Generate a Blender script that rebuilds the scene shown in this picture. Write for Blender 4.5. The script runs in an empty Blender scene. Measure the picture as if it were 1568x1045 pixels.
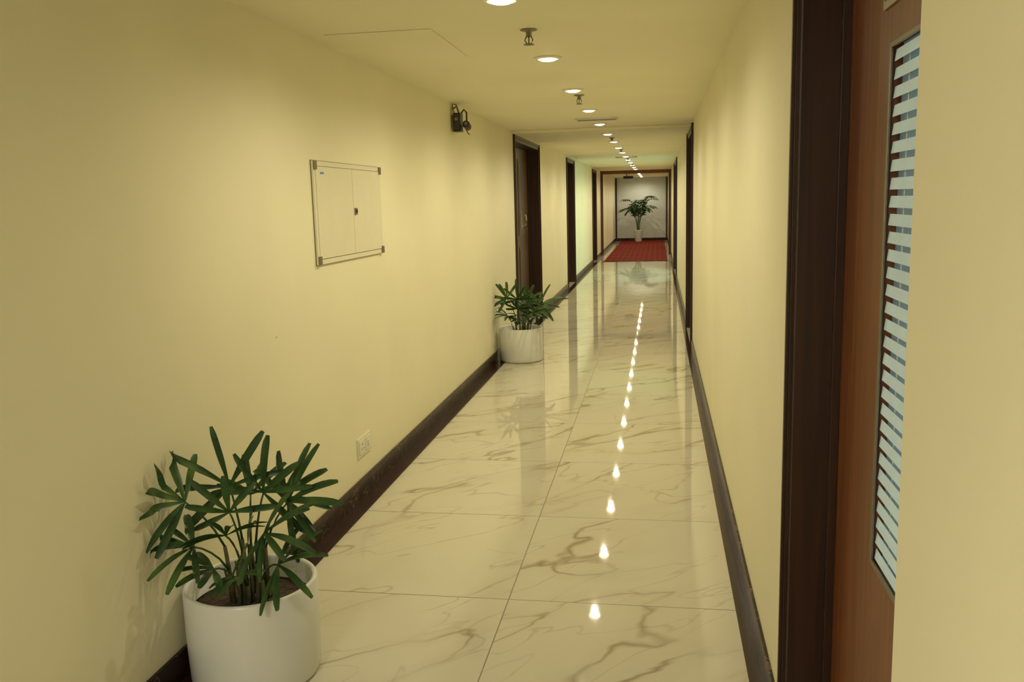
import bpy, math, random
from mathutils import Vector, Matrix, Euler

scene = bpy.context.scene
XL, XR, H = -1.522, 0.335, 2.235
Y0, YE = -3.0, 32.0
DT = 2.175      # door frame top

# ------------------------------------------------------------------ materials
def new_mat(name):
    m = bpy.data.materials.new(name); m.use_nodes = True
    nt = m.node_tree
    return m, nt, nt.nodes['Principled BSDF']

def N(nt, t, **kw):
    n = nt.nodes.new(t)
    for k, v in kw.items():
        setattr(n, k, v)
    return n

def math_n(nt, op, a, b=None, c=None):
    n = nt.nodes.new('ShaderNodeMath'); n.operation = op
    for i, v in enumerate((a, b, c)):
        if v is None: continue
        if isinstance(v, (int, float)): n.inputs[i].default_value = v
        else: nt.links.new(v, n.inputs[i])
    return n.outputs[0]

def ramp(nt, fac, stops):
    r = nt.nodes.new('ShaderNodeValToRGB')
    cr = r.color_ramp
    while len(cr.elements) < len(stops): cr.elements.new(0.5)
    for e, (p, c) in zip(cr.elements, stops):
        e.position = p; e.color = (*c, 1) if len(c) == 3 else c
    nt.links.new(fac, r.inputs[0])
    return r.outputs[0]

def mix(nt, fac, a, b):
    n = nt.nodes.new('ShaderNodeMix'); n.data_type = 'RGBA'
    if isinstance(fac, (int, float)): n.inputs[0].default_value = fac
    else: nt.links.new(fac, n.inputs[0])
    for idx, v in ((6, a), (7, b)):
        if isinstance(v, tuple): n.inputs[idx].default_value = (*v, 1)
        else: nt.links.new(v, n.inputs[idx])
    return n.outputs[2]

def simple(name, col, rough=0.5, metal=0.0, var=0.08, scale=8, bump=0.0, bscale=60, emit=None, estr=0, spec=0.5):
    m, nt, b = new_mat(name)
    tc = N(nt, 'ShaderNodeTexCoord')
    no = N(nt, 'ShaderNodeTexNoise'); no.inputs['Scale'].default_value = scale; no.inputs['Detail'].default_value = 3
    nt.links.new(tc.outputs['Object'], no.inputs['Vector'])
    lo = tuple(max(0, c*(1-var)) for c in col); hi = tuple(min(1, c*(1+var)) for c in col)
    c = ramp(nt, no.outputs['Fac'], [(0.3, lo), (0.7, hi)])
    nt.links.new(c, b.inputs['Base Color'])
    b.inputs['Roughness'].default_value = rough
    b.inputs['Metallic'].default_value = metal
    b.inputs['Specular IOR Level'].default_value = spec
    if bump > 0:
        n2 = N(nt, 'ShaderNodeTexNoise'); n2.inputs['Scale'].default_value = bscale; n2.inputs['Detail'].default_value = 4
        nt.links.new(tc.outputs['Object'], n2.inputs['Vector'])
        bp = N(nt, 'ShaderNodeBump'); bp.inputs['Strength'].default_value = bump; bp.inputs['Distance'].default_value = 0.01
        nt.links.new(n2.outputs['Fac'], bp.inputs['Height']); nt.links.new(bp.outputs[0], b.inputs['Normal'])
    if emit:
        b.inputs['Emission Color'].default_value = (*emit, 1); b.inputs['Emission Strength'].default_value = estr
    return m

def wood(name, dark, light, rough=0.35):
    m, nt, b = new_mat(name)
    tc = N(nt, 'ShaderNodeTexCoord')
    mp = N(nt, 'ShaderNodeMapping')
    mp.inputs['Scale'].default_value = (30, 30, 1.2)
    nt.links.new(tc.outputs['Object'], mp.inputs[0])
    no = N(nt, 'ShaderNodeTexNoise'); no.inputs['Scale'].default_value = 1.3; no.inputs['Detail'].default_value = 6
    no.inputs['Distortion'].default_value = 0.6
    nt.links.new(mp.outputs[0], no.inputs['Vector'])
    c = ramp(nt, no.outputs['Fac'], [(0.3, dark), (0.72, light)])
    nt.links.new(c, b.inputs['Base Color'])
    b.inputs['Roughness'].default_value = rough
    return m

M = {}
M['wall'] = simple('wall_paint', (0.81, 0.765, 0.55), 0.62, var=0.03, scale=1.5, bump=0.10, bscale=12)
M['ceil'] = simple('ceiling_paint', (0.83, 0.785, 0.56), 0.7, var=0.03, scale=1.2, bump=0.05, bscale=10)
M['endwall'] = simple('end_wall_paint', (0.62, 0.65, 0.66), 0.7, var=0.03, scale=2)
M['frame'] = wood('dark_frame_wood', (0.020, 0.007, 0.004), (0.050, 0.018, 0.009), 0.36)
M['leaf'] = wood('door_leaf_wood', (0.125, 0.036, 0.010), (0.235, 0.078, 0.022), 0.38)
M['leafd'] = wood('far_door_leaf_wood', (0.060, 0.027, 0.015), (0.11, 0.052, 0.028), 0.3)
M['metal'] = simple('brushed_steel', (0.55, 0.53, 0.48), 0.28, 1.0)
M['darkmetal'] = simple('aged_hinge_metal', (0.22, 0.2, 0.15), 0.4, 0.7)
M['black'] = simple('black_plastic', (0.012, 0.012, 0.013), 0.35)
M['pot'] = simple('pot_glazed_ceramic', (0.72, 0.735, 0.70), 0.22, var=0.02)
M['soil'] = simple('potting_soil', (0.07, 0.045, 0.025), 0.95, var=0.5, scale=40, bump=0.8)
M['white'] = simple('socket_plastic', (0.75, 0.72, 0.58), 0.35, var=0.02)
M['panel'] = simple('panel_enamel', (0.76, 0.72, 0.53), 0.36, var=0.02)
M['gap'] = simple('dark_gap', (0.12, 0.10, 0.06), 0.8)
M['cane'] = simple('palm_cane', (0.085, 0.085, 0.035), 0.7, var=0.3, scale=30)
M['ring'] = simple('downlight_ring', (0.8, 0.76, 0.62), 0.3, 0.3)
M['lamp'] = simple('lamp_glow', (1, 0.9, 0.7), 0.5, emit=(1.0, 0.89, 0.60), estr=24)
M['slat'] = simple('blind_slat_glow', (0.56, 0.70, 0.74), 0.5, emit=(0.46, 0.70, 0.78), estr=0.12)  # weak emission stands in for daylight coming through the slats
M['slatback'] = simple('blind_back_glow', (0.30, 0.38, 0.40), 0.6, emit=(0.4, 0.6, 0.66), estr=0.07)  # backing plane given a faint glow in place of daylight behind
M['bluegrey'] = simple('sticker_blue', (0.1, 0.25, 0.5), 0.5)
M['floor_strip'] = simple('dark_floor_strip', (0.030, 0.010, 0.007), 0.2, var=0.3, scale=4, spec=0.35)  # dark maroon strip along both floor edges
M['fillglow']=simple('fill_panel_glow',(0.9,0.9,0.85),0.5,emit=(1,0.96,0.85),estr=4)  # glowing face of the added fill panel
M['darkblack']=simple('camera_front',(0.03,0.03,0.032),0.15)

def mk_leaf():
    m, nt, b = new_mat('palm_leaf')
    tc = N(nt, 'ShaderNodeTexCoord')
    no = N(nt, 'ShaderNodeTexNoise'); no.inputs['Scale'].default_value = 9
    nt.links.new(tc.outputs['Object'], no.inputs['Vector'])
    c = ramp(nt, no.outputs['Fac'], [(0.3, (0.014, 0.044, 0.012)), (0.55, (0.034, 0.090, 0.020)), (0.78, (0.10, 0.18, 0.036))])
    nt.links.new(c, b.inputs['Base Color'])
    b.inputs['Roughness'].default_value = 0.36
    return m
M['leafg'] = mk_leaf()

def mk_glass():
    m, nt, b = new_mat('clear_glass')
    b.inputs['Base Color'].default_value = (0.9, 0.97, 0.95, 1)
    b.inputs['Roughness'].default_value = 0.02
    b.inputs['Transmission Weight'].default_value = 1.0
    b.inputs['IOR'].default_value = 1.1
    return m
M['glass'] = mk_glass()

def mk_floor():
    m, nt, b = new_mat('polished_marble_tile')
    tc = N(nt, 'ShaderNodeTexCoord')
    sx = N(nt, 'ShaderNodeSeparateXYZ'); nt.links.new(tc.outputs['Object'], sx.inputs[0])
    TX, TY = 0.95, 0.90
    u = math_n(nt, 'DIVIDE', math_n(nt, 'ADD', sx.outputs[0], 0.563), TX)
    v = math_n(nt, 'DIVIDE', math_n(nt, 'ADD', sx.outputs[1], -3.12), TY)
    fu = math_n(nt, 'FLOOR', u); fv = math_n(nt, 'FLOOR', v)
    def edge(t, size):
        fr = math_n(nt, 'FRACT', t)
        d = math_n(nt, 'MINIMUM', fr, math_n(nt, 'SUBTRACT', 1.0, fr))
        return math_n(nt, 'MULTIPLY', d, size)
    e = math_n(nt, 'MINIMUM', edge(u, TX), edge(v, TY))
    grout = math_n(nt, 'LESS_THAN', e, 0.0024)
    cid = N(nt, 'ShaderNodeCombineXYZ'); nt.links.new(fu, cid.inputs[0]); nt.links.new(fv, cid.inputs[1])
    wn = N(nt, 'ShaderNodeTexWhiteNoise'); nt.links.new(cid.outputs[0], wn.inputs['Vector'])
    sc = N(nt, 'ShaderNodeVectorMath', operation='SCALE'); nt.links.new(wn.outputs['Color'], sc.inputs[0]); sc.inputs['Scale'].default_value = 13
    ad = N(nt, 'ShaderNodeVectorMath', operation='ADD'); nt.links.new(tc.outputs['Object'], ad.inputs[0]); nt.links.new(sc.outputs[0], ad.inputs[1])
    mp = N(nt, 'ShaderNodeMapping'); mp.vector_type = 'POINT'
    mp.inputs['Rotation'].default_value = (0, 0, math.radians(-42))
    nt.links.new(ad.outputs[0], mp.inputs[0])
    mp2 = N(nt, 'ShaderNodeMapping'); mp2.inputs['Scale'].default_value = (0.5, 1.5, 1); nt.links.new(mp.outputs[0], mp2.inputs[0])
    def vein(scale, dist, det, k, off=0.5):
        no = N(nt, 'ShaderNodeTexNoise'); no.inputs['Scale'].default_value = scale; no.inputs['Detail'].default_value = det
        no.inputs['Distortion'].default_value = dist; no.inputs['Roughness'].default_value = 0.45
        nt.links.new(mp2.outputs[0], no.inputs['Vector'])
        a = math_n(nt, 'ABSOLUTE', math_n(nt, 'SUBTRACT', no.outputs['Fac'], off))
        return math_n(nt, 'SUBTRACT', 1.0, math_n(nt, 'MINIMUM', math_n(nt, 'MULTIPLY', a, k), 1.0))
    v1 = vein(1.5, 0.4, 4, 75)
    v1b = vein(1.5, 0.4, 4, 16)
    v2 = vein(2.6, 0.5, 3, 80, 0.47)
    mk = N(nt, 'ShaderNodeTexNoise'); mk.inputs['Scale'].default_value = 2.1; nt.links.new(ad.outputs[0], mk.inputs['Vector'])
    mask = ramp(nt, mk.outputs['Fac'], [(0.38, (0.2,)*3), (0.56, (1, 1, 1))])
    base = mix(nt, math_n(nt, 'MULTIPLY', v1b, 0.16), (0.64, 0.605, 0.48), (0.42, 0.35, 0.22))
    base = mix(nt, math_n(nt, 'MULTIPLY', math_n(nt, 'MULTIPLY', v1, 0.70), mask), base, (0.23, 0.165, 0.085))
    base = mix(nt, math_n(nt, 'MULTIPLY', math_n(nt, 'MULTIPLY', v2, 0.34), mask), base, (0.26, 0.19, 0.10))
    base = mix(nt, math_n(nt, 'MULTIPLY', grout, 0.85), base, (0.17, 0.13, 0.075))
    nt.links.new(base, b.inputs['Base Color'])
    r = math_n(nt, 'ADD', math_n(nt, 'MULTIPLY', grout, 0.4), 0.032)
    nt.links.new(r, b.inputs['Roughness'])
    b.inputs['Specular IOR Level'].default_value = 0.40
    return m
M['floor'] = mk_floor()

def mk_base():
    m, nt, b = new_mat('dark_marble_skirting')
    tc = N(nt, 'ShaderNodeTexCoord')
    no = N(nt, 'ShaderNodeTexNoise'); no.inputs['Scale'].default_value = 6; no.inputs['Detail'].default_value = 5; no.inputs['Distortion'].default_value = 1.0
    nt.links.new(tc.outputs['Object'], no.inputs['Vector'])
    a = math_n(nt, 'ABSOLUTE', math_n(nt, 'SUBTRACT', no.outputs['Fac'], 0.5))
    v = math_n(nt, 'SUBTRACT', 1.0, math_n(nt, 'MINIMUM', math_n(nt, 'MULTIPLY', a, 60), 1.0))
    c = mix(nt, math_n(nt, 'MULTIPLY', v, 0.45), (0.030, 0.014, 0.008), (0.28, 0.19, 0.11))
    nt.links.new(c, b.inputs['Base Color']); b.inputs['Roughness'].default_value = 0.25
    b.inputs['Specular IOR Level'].default_value = 0.25
    return m
M['base'] = mk_base()

def mk_carpet():
    m, nt, b = new_mat('red_striped_carpet')
    tc = N(nt, 'ShaderNodeTexCoord')
    sx = N(nt, 'ShaderNodeSeparateXYZ'); nt.links.new(tc.outputs['Object'], sx.inputs[0])
    f = math_n(nt, 'FRACT', math_n(nt, 'MULTIPLY', sx.outputs[0], 7.5))
    g = math_n(nt, 'FRACT', math_n(nt, 'MULTIPLY', sx.outputs[1], 0.9))
    s = math_n(nt, 'GREATER_THAN', f, 0.62); t = math_n(nt, 'GREATER_THAN', g, 0.7)
    c = mix(nt, math_n(nt, 'MULTIPLY', s, 0.6), (0.19, 0.020, 0.013), (0.09, 0.015, 0.010))
    c = mix(nt, math_n(nt, 'MULTIPLY', t, 0.35), c, (0.26, 0.05, 0.022))
    nt.links.new(c, b.inputs['Base Color']); b.inputs['Roughness'].default_value = 0.95
    b.inputs['Specular IOR Level'].default_value = 0.1
    return m
M['carpet'] = mk_carpet()

# ------------------------------------------------------------------ mesh builder
class B:
    def __init__(s): s.v=[]; s.f=[]; s.m=[]; s.s=[]; s.mats=[]
    def mi(s, k):
        if k not in s.mats: s.mats.append(k)
        return s.mats.index(k)
    def add(s, vs, fs, mat, smooth=False):
        o=len(s.v); s.v += [tuple(v) for v in vs]; i=s.mi(mat)
        for f in fs: s.f.append(tuple(o+k for k in f)); s.m.append(i); s.s.append(smooth)
    def box(s, x0,x1,y0,y1,z0,z1, mat):
        x0,x1=min(x0,x1),max(x0,x1); y0,y1=min(y0,y1),max(y0,y1); z0,z1=min(z0,z1),max(z0,z1)
        vs=[(x0,y0,z0),(x1,y0,z0),(x1,y1,z0),(x0,y1,z0),(x0,y0,z1),(x1,y0,z1),(x1,y1,z1),(x0,y1,z1)]
        s.add(vs,[(0,3,2,1),(4,5,6,7),(0,1,5,4),(1,2,6,5),(2,3,7,6),(3,0,4,7)],mat)
    def lathe(s, prof, c, mat, n=48, mtx=None, smooth=True):
        vs=[]; fs=[]
        for r,z in prof:
            for i in range(n):
                a=2*math.pi*i/n; p=Vector((r*math.cos(a), r*math.sin(a), z))
                if mtx: p = mtx @ p
                vs.append(p+Vector(c))
        for j in range(len(prof)-1):
            for i in range(n):
                k=(i+1)%n; fs.append((j*n+i, j*n+k, (j+1)*n+k, (j+1)*n+i))
        if prof[0][0]>1e-6: fs.append(tuple(range(n-1,-1,-1)))
        if prof[-1][0]>1e-6: fs.append(tuple((len(prof)-1)*n+i for i in range(n)))
        s.add(vs,fs,mat,smooth)
    def tube(s, pts, r, mat, n=8, r1=None):
        pts=[Vector(p) for p in pts]; vs=[]; fs=[]
        for j,p in enumerate(pts):
            d=(pts[min(j+1,len(pts)-1)]-pts[max(j-1,0)]).normalized()
            ref=Vector((0,0,1)) if abs(d.z)<0.9 else Vector((1,0,0))
            a=d.cross(ref).normalized(); b=d.cross(a)
            rr = r if r1 is None else r+(r1-r)*j/(len(pts)-1)
            for i in range(n):
                t=2*math.pi*i/n; vs.append(p+a*math.cos(t)*rr+b*math.sin(t)*rr)
        for j in range(len(pts)-1):
            for i in range(n):
                k=(i+1)%n; fs.append((j*n+i,(j+1)*n+i,(j+1)*n+k,j*n+k))
        fs.append(tuple(range(n))); fs.append(tuple((len(pts)-1)*n+i for i in range(n-1,-1,-1)))
        s.add(vs,fs,mat,True)
    def obj(s, name, bevel=0, origin=None):
        me=bpy.data.meshes.new(name)
        o0=Vector(origin) if origin else Vector((0,0,0))
        me.from_pydata([tuple(Vector(v)-o0) for v in s.v],[],s.f)
        for k in s.mats: me.materials.append(M[k])
        for p,i,sm in zip(me.polygons,s.m,s.s): p.material_index=i; p.use_smooth=sm
        me.update()
        ob=bpy.data.objects.new(name,me); ob.location=o0
        scene.collection.objects.link(ob)
        if bevel:
            b=ob.modifiers.new('bevel','BEVEL'); b.width=bevel; b.segments=2; b.limit_method='ANGLE'; b.angle_limit=math.radians(50)
        return ob

# ------------------------------------------------------------------ shell
LD = [(9.49,11.45),(15.0,16.3),(20.9,22.1)]
RD = [(1.262,2.245),(8.9,10.35),(16.3,19.0),(26.5,27.9)]
TH = 0.26
def wall(side, doors, name):
    b=B(); x = XL if side<0 else XR; xo = x+side*TH
    y=Y0
    for a,c in doors:
        b.box(x,xo,y,a,0,H,'wall'); b.box(x,xo,a,c,DT,H,'wall'); y=c
    b.box(x,xo,y,YE,0,H,'wall')
    return b.obj(name)
wall(-1,LD,'wall_left'); wall(1,RD,'wall_right')
b=B(); b.box(XL-TH,XR+TH,YE,YE+0.2,0,H,'endwall'); b.obj('wall_end')
b=B(); b.box(XL-TH,XR+TH,Y0-0.2,Y0,0,H,'wall'); b.obj('wall_back')
b=B(); b.box(XL-TH-0.1,3.0,Y0-0.3,YE+0.3,-0.15,0,'floor')
b.obj('floor')
b=B(); b.box(XL-TH-0.1,3.0,Y0-0.3,YE+0.3,H,H+0.15,'ceil'); b.obj('ceiling')
b=B(); b.box(XL+0.012,XL+0.095,Y0,21.4,0,0.0012,'floor_strip'); b.obj('trim_3')
b=B(); b.box(XR-0.055,XR-0.012,Y0,21.4,0,0.0012,'floor_strip'); b.obj('trim_4')
b=B(); b.box(XL,XR,9.36,9.46,H-0.028,H,'ceil'); b.obj('trim_5',bevel=0.004)

def baseboard(side, doors, name):
    b=B(); x = XL if side<0 else XR; y=Y0
    for a,c in list(doors)+[(YE,YE)]:
        e = a if a==YE else a-0.055
        if side>0 and a<2: e=a
        b.box(x,x-side*0.012,y,e,0,0.10,'base'); y=c+0.055
    return b.obj(name, bevel=0.002)
baseboard(-1,LD,'baseboard_left'); baseboard(1,RD,'baseboard_right')
b=B(); b.box(XL+0.012,XR-0.012,YE-0.012,YE,0,0.10,'base'); b.obj('baseboard_end')

# ------------------------------------------------------------------ doors
def door(idx, side, y0, y1, leafmat='leafd', near_arch=True, rec=0.14, kind='solid'):
    b=B(); x = XL if side<0 else XR
    def bx(d0,d1,a,c,z0,z1,m): b.box(x+side*d0,x+side*d1,a,c,z0,z1,m)
    bx(-0.006 if near_arch else 0.05,TH-0.02,y0,y0+0.035,0,DT,'frame')
    bx(-0.006,TH-0.02,y1-0.035,y1,0,DT,'frame')
    bx(-0.006 if near_arch else 0.0,TH-0.02,y0+0.035,y1-0.035,DT-0.035,DT,'frame')
    def arch(a,c,z0,z1):
        bx(-0.014,0,a,c,z0,z1,'frame')
    def archv(edge,sgn):
        arch(edge, edge+sgn*0.05, 0, DT+0.03)
        bx(-0.022,-0.014,edge+sgn*0.006, edge+sgn*0.020,0,DT+0.03,'frame')
        bx(-0.019,-0.014,edge+sgn*0.030, edge+sgn*0.042,0,DT+0.03,'frame')
    archv(y1,1)
    if near_arch: archv(y0,-1)
    arch(y0 if near_arch else y0+0.001, y1, DT, DT+0.03)
    bx(rec-0.02,rec,y1-0.055,y1-0.035,0,DT-0.035,'frame')
    bx(rec-0.02,rec,y0+0.035,y0+0.06,0,DT-0.035,'frame')
    a,c,t = y0+0.04,y1-0.04,DT-0.04
    if kind=='solid':
        mid=(a+c)/2
        leaves=[(a,mid-0.002),(mid+0.002,c)] if c-a>1.3 else [(a,c)]
        for p,q in leaves:
            bx(rec,rec+0.04,p,q,0.008,t,leafmat)
            for z0,z1 in ((0.15,0.95),(1.08,2.0)):
                bx(rec-0.006,rec,p+0.12,q-0.12,z0,z1,leafmat)
                bx(rec-0.010,rec-0.006,p+0.15,q-0.15,z0+0.03,z1-0.03,leafmat)
        hy = mid+0.30 if len(leaves)>1 else a+0.09
        bx(rec-0.014,rec-0.010,hy-0.022,hy+0.022,1.16,1.38,'metal')
        X=x+side*(rec-0.012)
        b.tube([(X,hy,1.19),(X-side*0.05,hy,1.21),(X-side*0.055,hy,1.27),(X-side*0.05,hy,1.33),(X,hy,1.35)],0.010,'metal')
    elif kind=='blind':
        g0,g1,z0,z1 = 1.33,1.83,0.742,1.778
        bx(rec,rec+0.04,a,g0,0.008,t,leafmat); bx(rec,rec+0.04,g1,c,0.008,t,leafmat)
        bx(rec,rec+0.04,g0,g1,0.008,z0,leafmat); bx(rec,rec+0.04,g0,g1,z1,t,leafmat)
        w=0.010
        for (p,q,r,s_) in ((g0,g0+w,z0,z1),(g1-w,g1,z0,z1),(g0+w,g1-w,z0,z0+w),(g0+w,g1-w,z1-w,z1)):
            bx(rec-0.003,rec+0.002,p,q,r,s_,'darkmetal')
        n=int((z1-z0)/0.034)
        for i in range(n):
            zz=z0+0.014+i*0.034
            X0=x+side*(rec+0.004); X1=x+side*(rec+0.007)
            b.add([(X0,g0+w,zz),(X0,g1-w-0.003,zz),(X1,g1-w-0.003,zz+0.022),(X1,g0+w,zz+0.022)],[(0,1,2,3)],'slat')
        bx(rec+0.022,rec+0.026,g0,g1,z0,z1,'slatback')
        for yy in (g0+0.08,g1-0.09):
            X=x+side*(rec+0.012); b.tube([(X,yy,z0+0.01),(X,yy,z1-0.01)],0.0015,'white')
        bx(rec-0.006,rec,1.48,1.878,1.845,1.96,'metal')
        bx(rec-0.008,rec-0.006,1.495,1.863,1.86,1.945,'leafd')
    elif kind=='glass':
        mid=(a+c)/2
        for p,q in ((a,mid-0.003),(mid+0.003,c)):
            w=0.07
            bx(0.03,0.07,p,p+w,0.008,t,'frame'); bx(0.03,0.07,q-w,q,0.008,t,'frame')
            bx(0.03,0.07,p+w,q-w,0.008,0.2,'frame'); bx(0.03,0.07,p+w,q-w,t-w,t,'frame')
            bx(0.045,0.053,p+w,q-w,0.2,t-w,'glass')
            for zz in (0.6,1.0,1.4,1.8): bx(0.042,0.056,p+w,q-w,zz,zz+0.025,'frame')
    ob=b.obj('door_%d'%idx, bevel=0.0025)
    return ob
door(1,1,*RD[0],leafmat='leaf',near_arch=False,rec=0.10,kind='blind')
door(2,-1,*LD[0]); door(3,-1,*LD[1]); door(4,-1,*LD[2])
door(5,1,*RD[1]); door(6,1,*RD[2],kind='glass'); door(7,1,*RD[3])

b=B()
b.box(2.4,2.5,15.5,20,0,H,'endwall'); b.box(XR+TH,2.4,15.4,15.5,0,H,'endwall'); b.box(XR+TH,2.4,20,20.1,0,H,'endwall')
b.obj('wall_side_room')

b=B()
b.box(XL,XL+0.05,23.9,24.05,0,H,'leafd'); b.box(XR-0.05,XR,23.9,24.05,0,H,'leafd')
b.box(XL+0.05,XR-0.05,23.9,24.05,2.15,H,'leaf')
b.box(XL+0.05,XL+0.065,23.94,24.01,0,2.15,'frame'); b.box(XR-0.065,XR-0.05,23.94,24.01,0,2.15,'frame')
b.obj('trim_1',bevel=0.004)
b=B()
for xx in (XL+0.02, XR-0.07):
    b.box(xx,xx+0.05,YE-0.04,YE-0.013,0.0,H-0.02,'frame')
b.obj('trim_2',bevel=0.004)

b=B(); b.box(-1.30,0.215,21.5,YE-0.1,0.0,0.012,'carpet')
b.box(-1.32,0.235,21.46,21.5,0,0.010,'base')
b.obj('red_carpet')

# ------------------------------------------------------------------ downlights
LX=-0.568
ly=3.34
while ly < 31.5:
    b=B(); c=(LX,ly,0)
    b.lathe([(0.046,H-0.002),(0.048,H-0.008),(0.058,H-0.010),(0.070,H-0.006),(0.074,H-0.0005)],c,'ring',32)
    # slightly domed frosted lens standing proud of the trim ring
    b.lathe([(0.0,H-0.019),(0.020,H-0.0182),(0.034,H-0.0155),(0.043,H-0.011),(0.046,H-0.005)],c,'lamp',32)
    ob=b.obj('recessed_downlight',origin=(LX,ly,H))
    ld=bpy.data.lights.new('downlight_lamp','SPOT'); ld.energy=30; ld.color=(1.0,0.895,0.625)
    ld.spot_size=math.radians(168); ld.spot_blend=0.7; ld.shadow_soft_size=0.02
    lo=bpy.data.objects.new('downlight_lamp',ld); scene.collection.objects.link(lo)
    lo.parent=ob; lo.location=(0,0,-0.045)
    ly+=1.395

b=B(); b.box(-1.3,-0.8,-1.2,-0.7,H-0.03,H,'white'); b.box(-1.27,-0.83,-1.17,-0.73,H-0.034,H-0.03,'fillglow')  # fill panel added out of view behind the camera, brightens the near walls
pl=b.obj('added_fill_panel')
ld=bpy.data.lights.new('fill_lamp','AREA'); ld.energy=42; ld.size=0.42; ld.color=(1,0.95,0.88)  # area lamp of the added fill panel
lo=bpy.data.objects.new('fill_lamp',ld); scene.collection.objects.link(lo); lo.location=(-1.05,-0.95,H-0.04); lo.parent=pl
ld=bpy.data.lights.new('side_room_daylight','AREA'); ld.energy=90; ld.size=1.2; ld.color=(0.72,1.0,0.78)
lo=bpy.data.objects.new('side_room_daylight',ld); scene.collection.objects.link(lo); lo.location=(1.5,17.7,H-0.15); lo.rotation_euler=(0,math.radians(12),0)

# ------------------------------------------------------------------ ceiling things
def sprinkler(y):
    b=B(); c=(-0.555,y,0)
    T=H-0.0005
    b.lathe([(0.036,T),(0.036,T-0.004),(0.014,T-0.010),(0.012,T-0.03),(0.0,T-0.03)],c,'darkmetal',24)
    for s in (-1,1):
        b.tube([(c[0]+s*0.010,y,H-0.028),(c[0]+s*0.018,y,H-0.045),(c[0]+s*0.006,y,H-0.062)],0.0028,'darkmetal')
    b.tube([(c[0],y,H-0.028),(c[0],y,H-0.06)],0.003,'darkmetal')
    b.lathe([(0.0,H-0.060),(0.022,H-0.061),(0.024,H-0.064),(0.0,H-0.066)],c,'darkmetal',20)
    b.obj('fire_sprinkler',origin=(c[0],y,H))
for y in (3.95,6.45,11.0,13.7,16.7,19.7): sprinkler(y)

def diffuser(y):
    b=B(); x0,x1=-0.75,-0.37
    b.box(x0,x1,y-0.09,y-0.075,H-0.014,H,'metal'); b.box(x0,x1,y+0.075,y+0.09,H-0.014,H,'metal')
    b.box(x0,x0+0.015,y-0.075,y+0.075,H-0.014,H,'metal'); b.box(x1-0.015,x1,y-0.075,y+0.075,H-0.014,H,'metal')
    b.box(x0+0.015,x1-0.015,y-0.075,y+0.075,H-0.003,H-0.001,'gap')
    for i in range(5):
        yy=y-0.055+i*0.027; b.box(x0+0.015,x1-0.015,yy,yy+0.008,H-0.012,H-0.003,'metal')
    b.obj('air_vent_grille')
diffuser(8.35); diffuser(16.1)

b=B()
b.box(-1.43,-0.955,3.80,4.55,H-0.004,H,'ceil')
b.obj('ceiling_access_hatch',bevel=0.002)

# ------------------------------------------------------------------ wall panel (left)
b=B(); X=XL
def lb(d0,d1,y0,y1,z0,z1,m): b.box(X+d0,X+d1,y0,y1,z0,z1,m)
py0,py1,pz0,pz1=3.785,4.745,1.238,1.703
lb(0,0.005,py0+0.006,py1-0.006,pz0+0.006,pz1-0.006,'gap')
fw=0.022
lb(0,0.012,py0,py1,pz0,pz0+fw,'panel'); lb(0,0.012,py0,py1,pz1-fw,pz1,'panel')
lb(0,0.012,py0,py0+fw,pz0+fw,pz1-fw,'panel'); lb(0,0.012,py1-fw,py1,pz0+fw,pz1-fw,'panel')
pm=4.285
lb(0.002,0.014,py0+fw+0.002,pm-0.002,pz0+fw+0.003,pz1-fw-0.002,'panel')
lb(0.002,0.014,pm+0.002,py1-fw-0.002,pz0+fw+0.003,pz1-fw-0.002,'panel')
for yy in (py0,py1-0.03):
    for zz in (pz0,pz1-0.038):
        lb(0.012,0.020,yy,yy+0.03,zz,zz+0.038,'darkmetal')
g=0.003
for yy0,yy1,zz0,zz1 in ((py0-g,py0,pz0-g,pz1+g),(py1,py1+g,pz0-g,pz1+g),(py0,py1,pz0-g,pz0),(py0,py1,pz1,pz1+g)):
    lb(0,0.003,yy0,yy1,zz0,zz1,'gap')
lb(0.014,0.020,pm+0.012,pm+0.045,1.455,1.488,'darkmetal'); lb(0.020,0.024,pm+0.022,pm+0.036,1.465,1.48,'black')
lb(0.014,0.0148,py0+0.075,py0+0.12,1.645,1.655,'bluegrey')
b.obj('electrical_access_panel',bevel=0.0015)

b=B()   # socket
s0=4.18
lb(0,0.008,s0,s0+0.21,0.215,0.315,'white'); lb(0.008,0.012,s0+.015,s0+.10,0.23,0.30,'white'); lb(0.008,0.012,s0+.11,s0+.195,0.23,0.30,'white')
for yy in (s0+.04,s0+.07): lb(0.012,0.0125,yy,yy+0.008,0.252,0.258,'black')
lb(0.012,0.0125,s0+.055,s0+.063,0.275,0.282,'black')
lb(0.012,0.017,s0+.14,s0+.165,0.25,0.28,'white')
b.obj('wall_socket',bevel=0.0015)

b=B()
b.lathe([(0.0,0.003),(0.004,0.0025),(0.005,0.0)],(XL,3.32,0.985),'panel',12,mtx=Matrix.Rotation(math.radians(90),4,'Y'))
b.obj('wall_screw')

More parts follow.
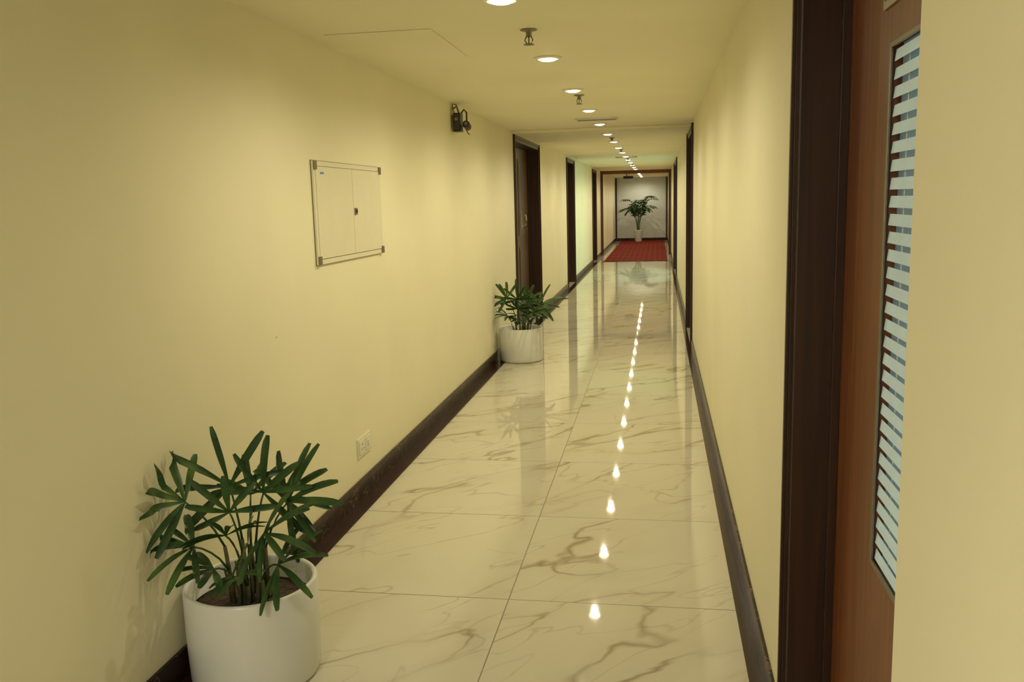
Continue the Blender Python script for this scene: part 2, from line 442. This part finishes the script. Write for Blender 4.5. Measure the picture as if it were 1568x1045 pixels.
def seccam(x,y,z):
    b=B()
    b.box(x,x+0.012,y-0.03,y+0.05,z+0.03,z+0.09,'metal')
    b.tube([(x+0.01,y+0.01,z+0.085),(x+0.035,y+0.01,z+0.095),(x+0.05,y+0.01,z+0.05)],0.007,'darkmetal')
    b.box(x+0.018,x+0.072,y-0.055,y+0.045,z-0.09,z+0.045,'black')
    b.box(x+0.024,x+0.066,y-0.060,y-0.055,z-0.08,z+0.035,'darkblack')
    b.lathe([(0.0,0.012),(0.012,0.012),(0.015,0.0)],(x+0.044,y-0.060,z+0.0),'darkmetal',16,mtx=Matrix.Rotation(math.radians(90),4,'X'))
    b.tube([(x+0.06,y+0.03,z+0.045),(x+0.085,y+0.03,z+0.075),(x+0.105,y+0.03,z+0.05),(x+0.105,y+0.02,z-0.02)],0.006,'black')
    b.lathe([(0.0,0.05),(0.024,0.048),(0.028,0.03),(0.028,-0.03),(0.0,-0.032)],(x+0.108,y+0.02,z-0.045),'black',20,mtx=Matrix.Rotation(math.radians(75),4,'X'))
    b.lathe([(0.0,0.056),(0.015,0.054),(0.016,0.048)],(x+0.108,y+0.02,z-0.045),'darkmetal',16,mtx=Matrix.Rotation(math.radians(75),4,'X'))
    b.tube([(x+0.095,y+0.03,z-0.065),(x+0.11,y+0.035,z-0.10),(x+0.125,y+0.03,z-0.11)],0.003,'black')
    b.tube([(x+0.03,y-0.04,z+0.045),(x+0.02,y-0.07,z+0.07),(x+0.015,y-0.04,z+0.10),(x+0.004,y+0.01,z+0.115)],0.003,'black')
    b.tube([(x+0.012,y+0.03,z+0.09),(x+0.03,y+0.04,z+0.11),(x+0.004,y+0.05,z+0.118)],0.003,'black')
    b.obj('security_camera',bevel=0.003)
seccam(XL,6.62,2.115)

b=B(); b.tube([(-0.95,27.5,H),(-0.95,27.5,H-0.06)],0.012,'black')
b.box(-1.05,-0.75,27.4,27.6,H-0.14,H-0.06,'black'); b.lathe([(0,0.03),(0.03,0.03),(0.035,0)],(-0.9,27.4,H-0.10),'darkblack',16,mtx=Matrix.Rotation(math.radians(90),4,'X'))
b.obj('ceiling_camera',bevel=0.004)

# ------------------------------------------------------------------ plants
def clampx(p): 
    p=Vector(p)
    p.x=max(XL+0.016+0.012*math.sin(p.z*40+p.y*31)**2, min(XR-0.02,p.x)); return p

def leaflet(b, base, d, nrm, L, W, droop, rng):
    d=d.normalized(); side=d.cross(nrm).normalized(); nrm=side.cross(d).normalized()
    n=8; vs=[]; fs=[]
    for i in range(n+1):
        t=i/n
        p=base+d*(L*t)+nrm*(0.08*L*math.sin(t*math.pi*0.6))+Vector((0,0,-1))*(droop*L*t*t)
        w=W*0.5*(0.22+0.78*min(1,t*2.4))*(1 if t<0.78 else 1-0.5*((t-0.78)/0.22)**1.8)
        fold=nrm*(w*0.45)
        vs += [clampx(p-side*w+fold),clampx(p),clampx(p+side*w+fold)]
    for i in range(n):
        o=i*3; fs += [(o,o+1,o+4,o+3),(o+1,o+2,o+5,o+4)]
    b.add(vs,fs,'leafg',True)

def fan(b, stem0, hub, d, up, n, L, W, rng, spread=150, droop=0.14):
    stem0=Vector(stem0); hub=Vector(hub); d=Vector(d).normalized(); up=Vector(up)
    nrm=(up-d*up.dot(d)).normalized(); side=d.cross(nrm).normalized()
    midp=(stem0+hub)/2+Vector((0,0,0.02))
    b.tube([stem0,stem0.lerp(midp,0.5)+Vector((0,0,0.008)),midp,midp.lerp(hub,0.5)+Vector((0,0,0.004)),hub],0.004,'leafg',6,0.0028)
    for i in range(n):
        a=math.radians(-spread/2+spread*i/(n-1)+rng.uniform(-7,7))
        dd=d*math.cos(a)+side*math.sin(a)+nrm*rng.uniform(-0.16,0.2)
        l=L*(1-0.2*abs(a)/math.radians(spread/2))*rng.uniform(0.85,1.1)
        leaflet(b,hub,dd,nrm,l,W*rng.uniform(0.75,1.1),droop*rng.uniform(0.2,1.5),rng)

def pot(b,x,y,r=0.21,h=0.318):
    prof=[(0.001,0.0),(r*0.90,0.0),(r*0.955,0.006),(r*0.975,0.022),(r,h*0.5),(r,h-0.008),(r-0.004,h-0.001),(r-0.010,h),(r-0.016,h-0.003),(r-0.019,h-0.010),(r-0.02,h-0.085)]
    b.lathe(prof,(x,y,0.0013),'pot',72)
    b.lathe([(0.001,h-0.068),(r*0.4,h-0.065),(r*0.75,h-0.072),(r-0.019,h-0.076)],(x,y,0),'soil',48)

def rhapis(name,px,py,fans,seed,extra=6,W=0.025):
    rng=random.Random(seed); b=B(); pot(b,px,py)
    z0=0.24
    for f in fans:
        (hx,hy,hz),(dx,dy,dz),(ux,uy,uz),n,L=f
        sx=px+max(-0.07,min(0.07,hx*0.35)); sy=py+max(-0.07,min(0.07,hy*0.35))
        top=Vector((px+hx*0.4,py+hy*0.4,z0+(hz-z0)*0.55))
        b.tube([(sx,sy,z0),Vector((sx,sy,z0)).lerp(top,0.5)+Vector((0.004,0,0.01)),top],0.008,'cane',8,0.006)
        fan(b,top,clampx((px+hx,py+hy,hz)),(dx,dy,dz),(ux,uy,uz),n,L,W,rng,spread=rng.uniform(145,190))
    for i in range(extra):
        a=rng.uniform(0,6.28); r=rng.uniform(0.02,0.08)
        b.tube([(px+r*math.cos(a),py+r*math.sin(a),z0),(px+r*1.5*math.cos(a),py+r*1.5*math.sin(a),z0+rng.uniform(0.08,0.16))],0.007,'cane',7,0.003)
    return b.obj(name,origin=(px,py,0))

fans1=[
 ((-0.16,-0.08,0.60),(-0.75,-0.45,0.35),(-0.2,-0.8,0.6),7,0.23),
 ((-0.06,0.02,0.62),(-0.55,-0.1,0.95),(0.2,-0.9,0.2),6,0.28),
 ((0.05,0.03,0.60),(0.4,0.0,0.9),(0.0,-0.9,0.3),6,0.21),
 ((0.13,0.03,0.57),(0.9,0.0,0.45),(-0.2,-0.8,0.5),7,0.25),
 ((0.10,-0.09,0.51),(0.9,-0.3,0.10),(0,-0.6,0.75),7,0.22),
 ((-0.12,-0.12,0.47),(-0.8,-0.5,-0.05),(-0.1,-0.6,0.75),7,0.20),
 ((-0.01,-0.12,0.51),(0.1,-0.7,0.4),(0,-0.6,0.8),7,0.17),
 ((-0.03,-0.05,0.56),(-0.2,-0.2,0.9),(0.2,-0.9,0.3),6,0.18),
 ((0.14,-0.09,0.41),(0.9,-0.3,0.10),(0.1,-0.6,0.75),6,0.20),
 ((0.02,-0.12,0.38),(0.3,-0.8,-0.05),(0,-0.4,0.95),6,0.12),
 ((-0.06,-0.12,0.40),(-0.6,-0.6,-0.05),(0,-0.5,0.85),6,0.13),
 ((0.08,0.10,0.56),(0.5,0.6,0.5),(0.2,-0.7,0.5),6,0.19),
 ((-0.04,0.12,0.56),(-0.2,0.7,0.6),(0.1,-0.5,0.8),6,0.18),
 ((0.03,-0.06,0.46),(0.5,-0.5,0.4),(0,-0.7,0.6),6,0.16),
]
rhapis('potted_palm',-1.297,2.515,fans1,3)
fans2=[
 ((-0.12,-0.06,0.60),(-0.6,-0.4,0.65),(-0.1,-0.8,0.6),7,0.21),
 ((-0.03,0.02,0.58),(-0.1,-0.2,0.9),(0.1,-0.9,0.3),7,0.20),
 ((0.07,0.03,0.56),(0.6,-0.1,0.65),(0.0,-0.8,0.5),8,0.22),
 ((0.18,0.03,0.52),(0.9,0.1,0.4),(-0.2,-0.6,0.75),8,0.28),
 ((0.12,-0.09,0.46),(0.85,-0.4,0.2),(0,-0.4,0.9),8,0.24),
 ((-0.10,-0.12,0.44),(-0.6,-0.6,0.1),(-0.1,-0.5,0.8),8,0.17),
 ((0.0,-0.12,0.44),(0.1,-0.9,0.15),(0,-0.3,0.9),8,0.17),
 ((0.03,0.10,0.50),(0.3,0.6,0.6),(0.2,-0.7,0.4),7,0.19),
 ((0.16,-0.04,0.42),(0.85,-0.3,0.2),(0.1,-0.4,0.9),7,0.20),
 ((0.00,-0.08,0.40),(-0.3,-0.7,0.0),(0,-0.3,0.95),7,0.13),
 ((-0.02,-0.04,0.50),(0.1,-0.5,0.7),(0,-0.9,0.4),7,0.16),
 ((0.06,-0.06,0.42),(0.5,-0.6,0.3),(0,-0.8,0.5),7,0.16),
]
rhapis('potted_palm.001',-1.290,8.2,fans2,11,W=0.03)

def areca(name,px,py):
    rng=random.Random(5); b=B()
    r=0.15;h=0.42; zb=0.013
    b.lathe([(0.001,zb),(r*0.72,zb),(r*0.78,0.03),(r,h-0.02),(r+0.01,h),(r-0.015,h),(r-0.02,h-0.05)],(px,py,0),'pot',40)
    b.lathe([(0.001,h-0.04),(r-0.02,h-0.045)],(px,py,0),'soil',32)
    NF=15
    for i in range(NF):
        a=2*math.pi*i/NF+rng.uniform(-.2,.2)
        out=rng.uniform(0.25,0.58); top=rng.uniform(1.35,1.88)
        d=Vector((math.cos(a),0.5*math.sin(a),0))
        p0=Vector((px+0.04*math.cos(a),py+0.04*math.sin(a),h-0.05))
        pts=[]
        for k in range(13):
            t=k/12
            pts.append(p0+d*(out*t**1.8)+Vector((0,0,(top-h)*(t**0.8)-0.25*max(0,t-0.7)/0.3*t)))
        b.tube(pts,0.009,'leafg',6,0.003)
        for k in range(5,13):
            tg=(pts[min(k+1,12)]-pts[k-1]).normalized()
            for s in (-1,1):
                sd=tg.cross(Vector((0,0,1)))
                if sd.length<1e-3: sd=Vector((0,1,0))
                sd.normalize()
                leaflet(b,pts[k],tg*0.7+sd*s*0.8+Vector((0,0,0.1)),Vector((0,0,1)) if abs(tg.z)<0.9 else Vector((0,-1,0)),0.34*(1-0.4*(k-6)/7),0.05,0.5,rng)
    return b.obj(name,origin=(px,py,0))
areca('areca_palm',-0.68,31.0)

# ------------------------------------------------------------------ world + camera
w=bpy.data.worlds.new('world'); scene.world=w; w.use_nodes=True
w.node_tree.nodes['Background'].inputs[0].default_value=(0.5,0.48,0.4,1)
w.node_tree.nodes['Background'].inputs[1].default_value=0.1

W=1568.0; f=1350.0
u1,v1=1008-784,303-522.5
u2=222.0; v2=-(f*f+u1*u2)/v1
D1=Vector((u1,v1,f)).normalized(); D2=Vector((u2,v2,f)).normalized(); D3=D2.cross(D1).normalized()
cam=bpy.data.cameras.new('camera'); co=bpy.data.objects.new('camera',cam); scene.collection.objects.link(co)
mt=Matrix(((D3.x,-D3.y,-D3.z),(D1.x,-D1.y,-D1.z),(-D2.x,D2.y,D2.z)))
co.matrix_world=Matrix.Translation((0,0,1.5)) @ mt.to_4x4()
cam.sensor_width=36; cam.lens=f/W*36; cam.clip_start=0.02; cam.clip_end=200
scene.camera=co
scene.view_settings.view_transform='Standard'
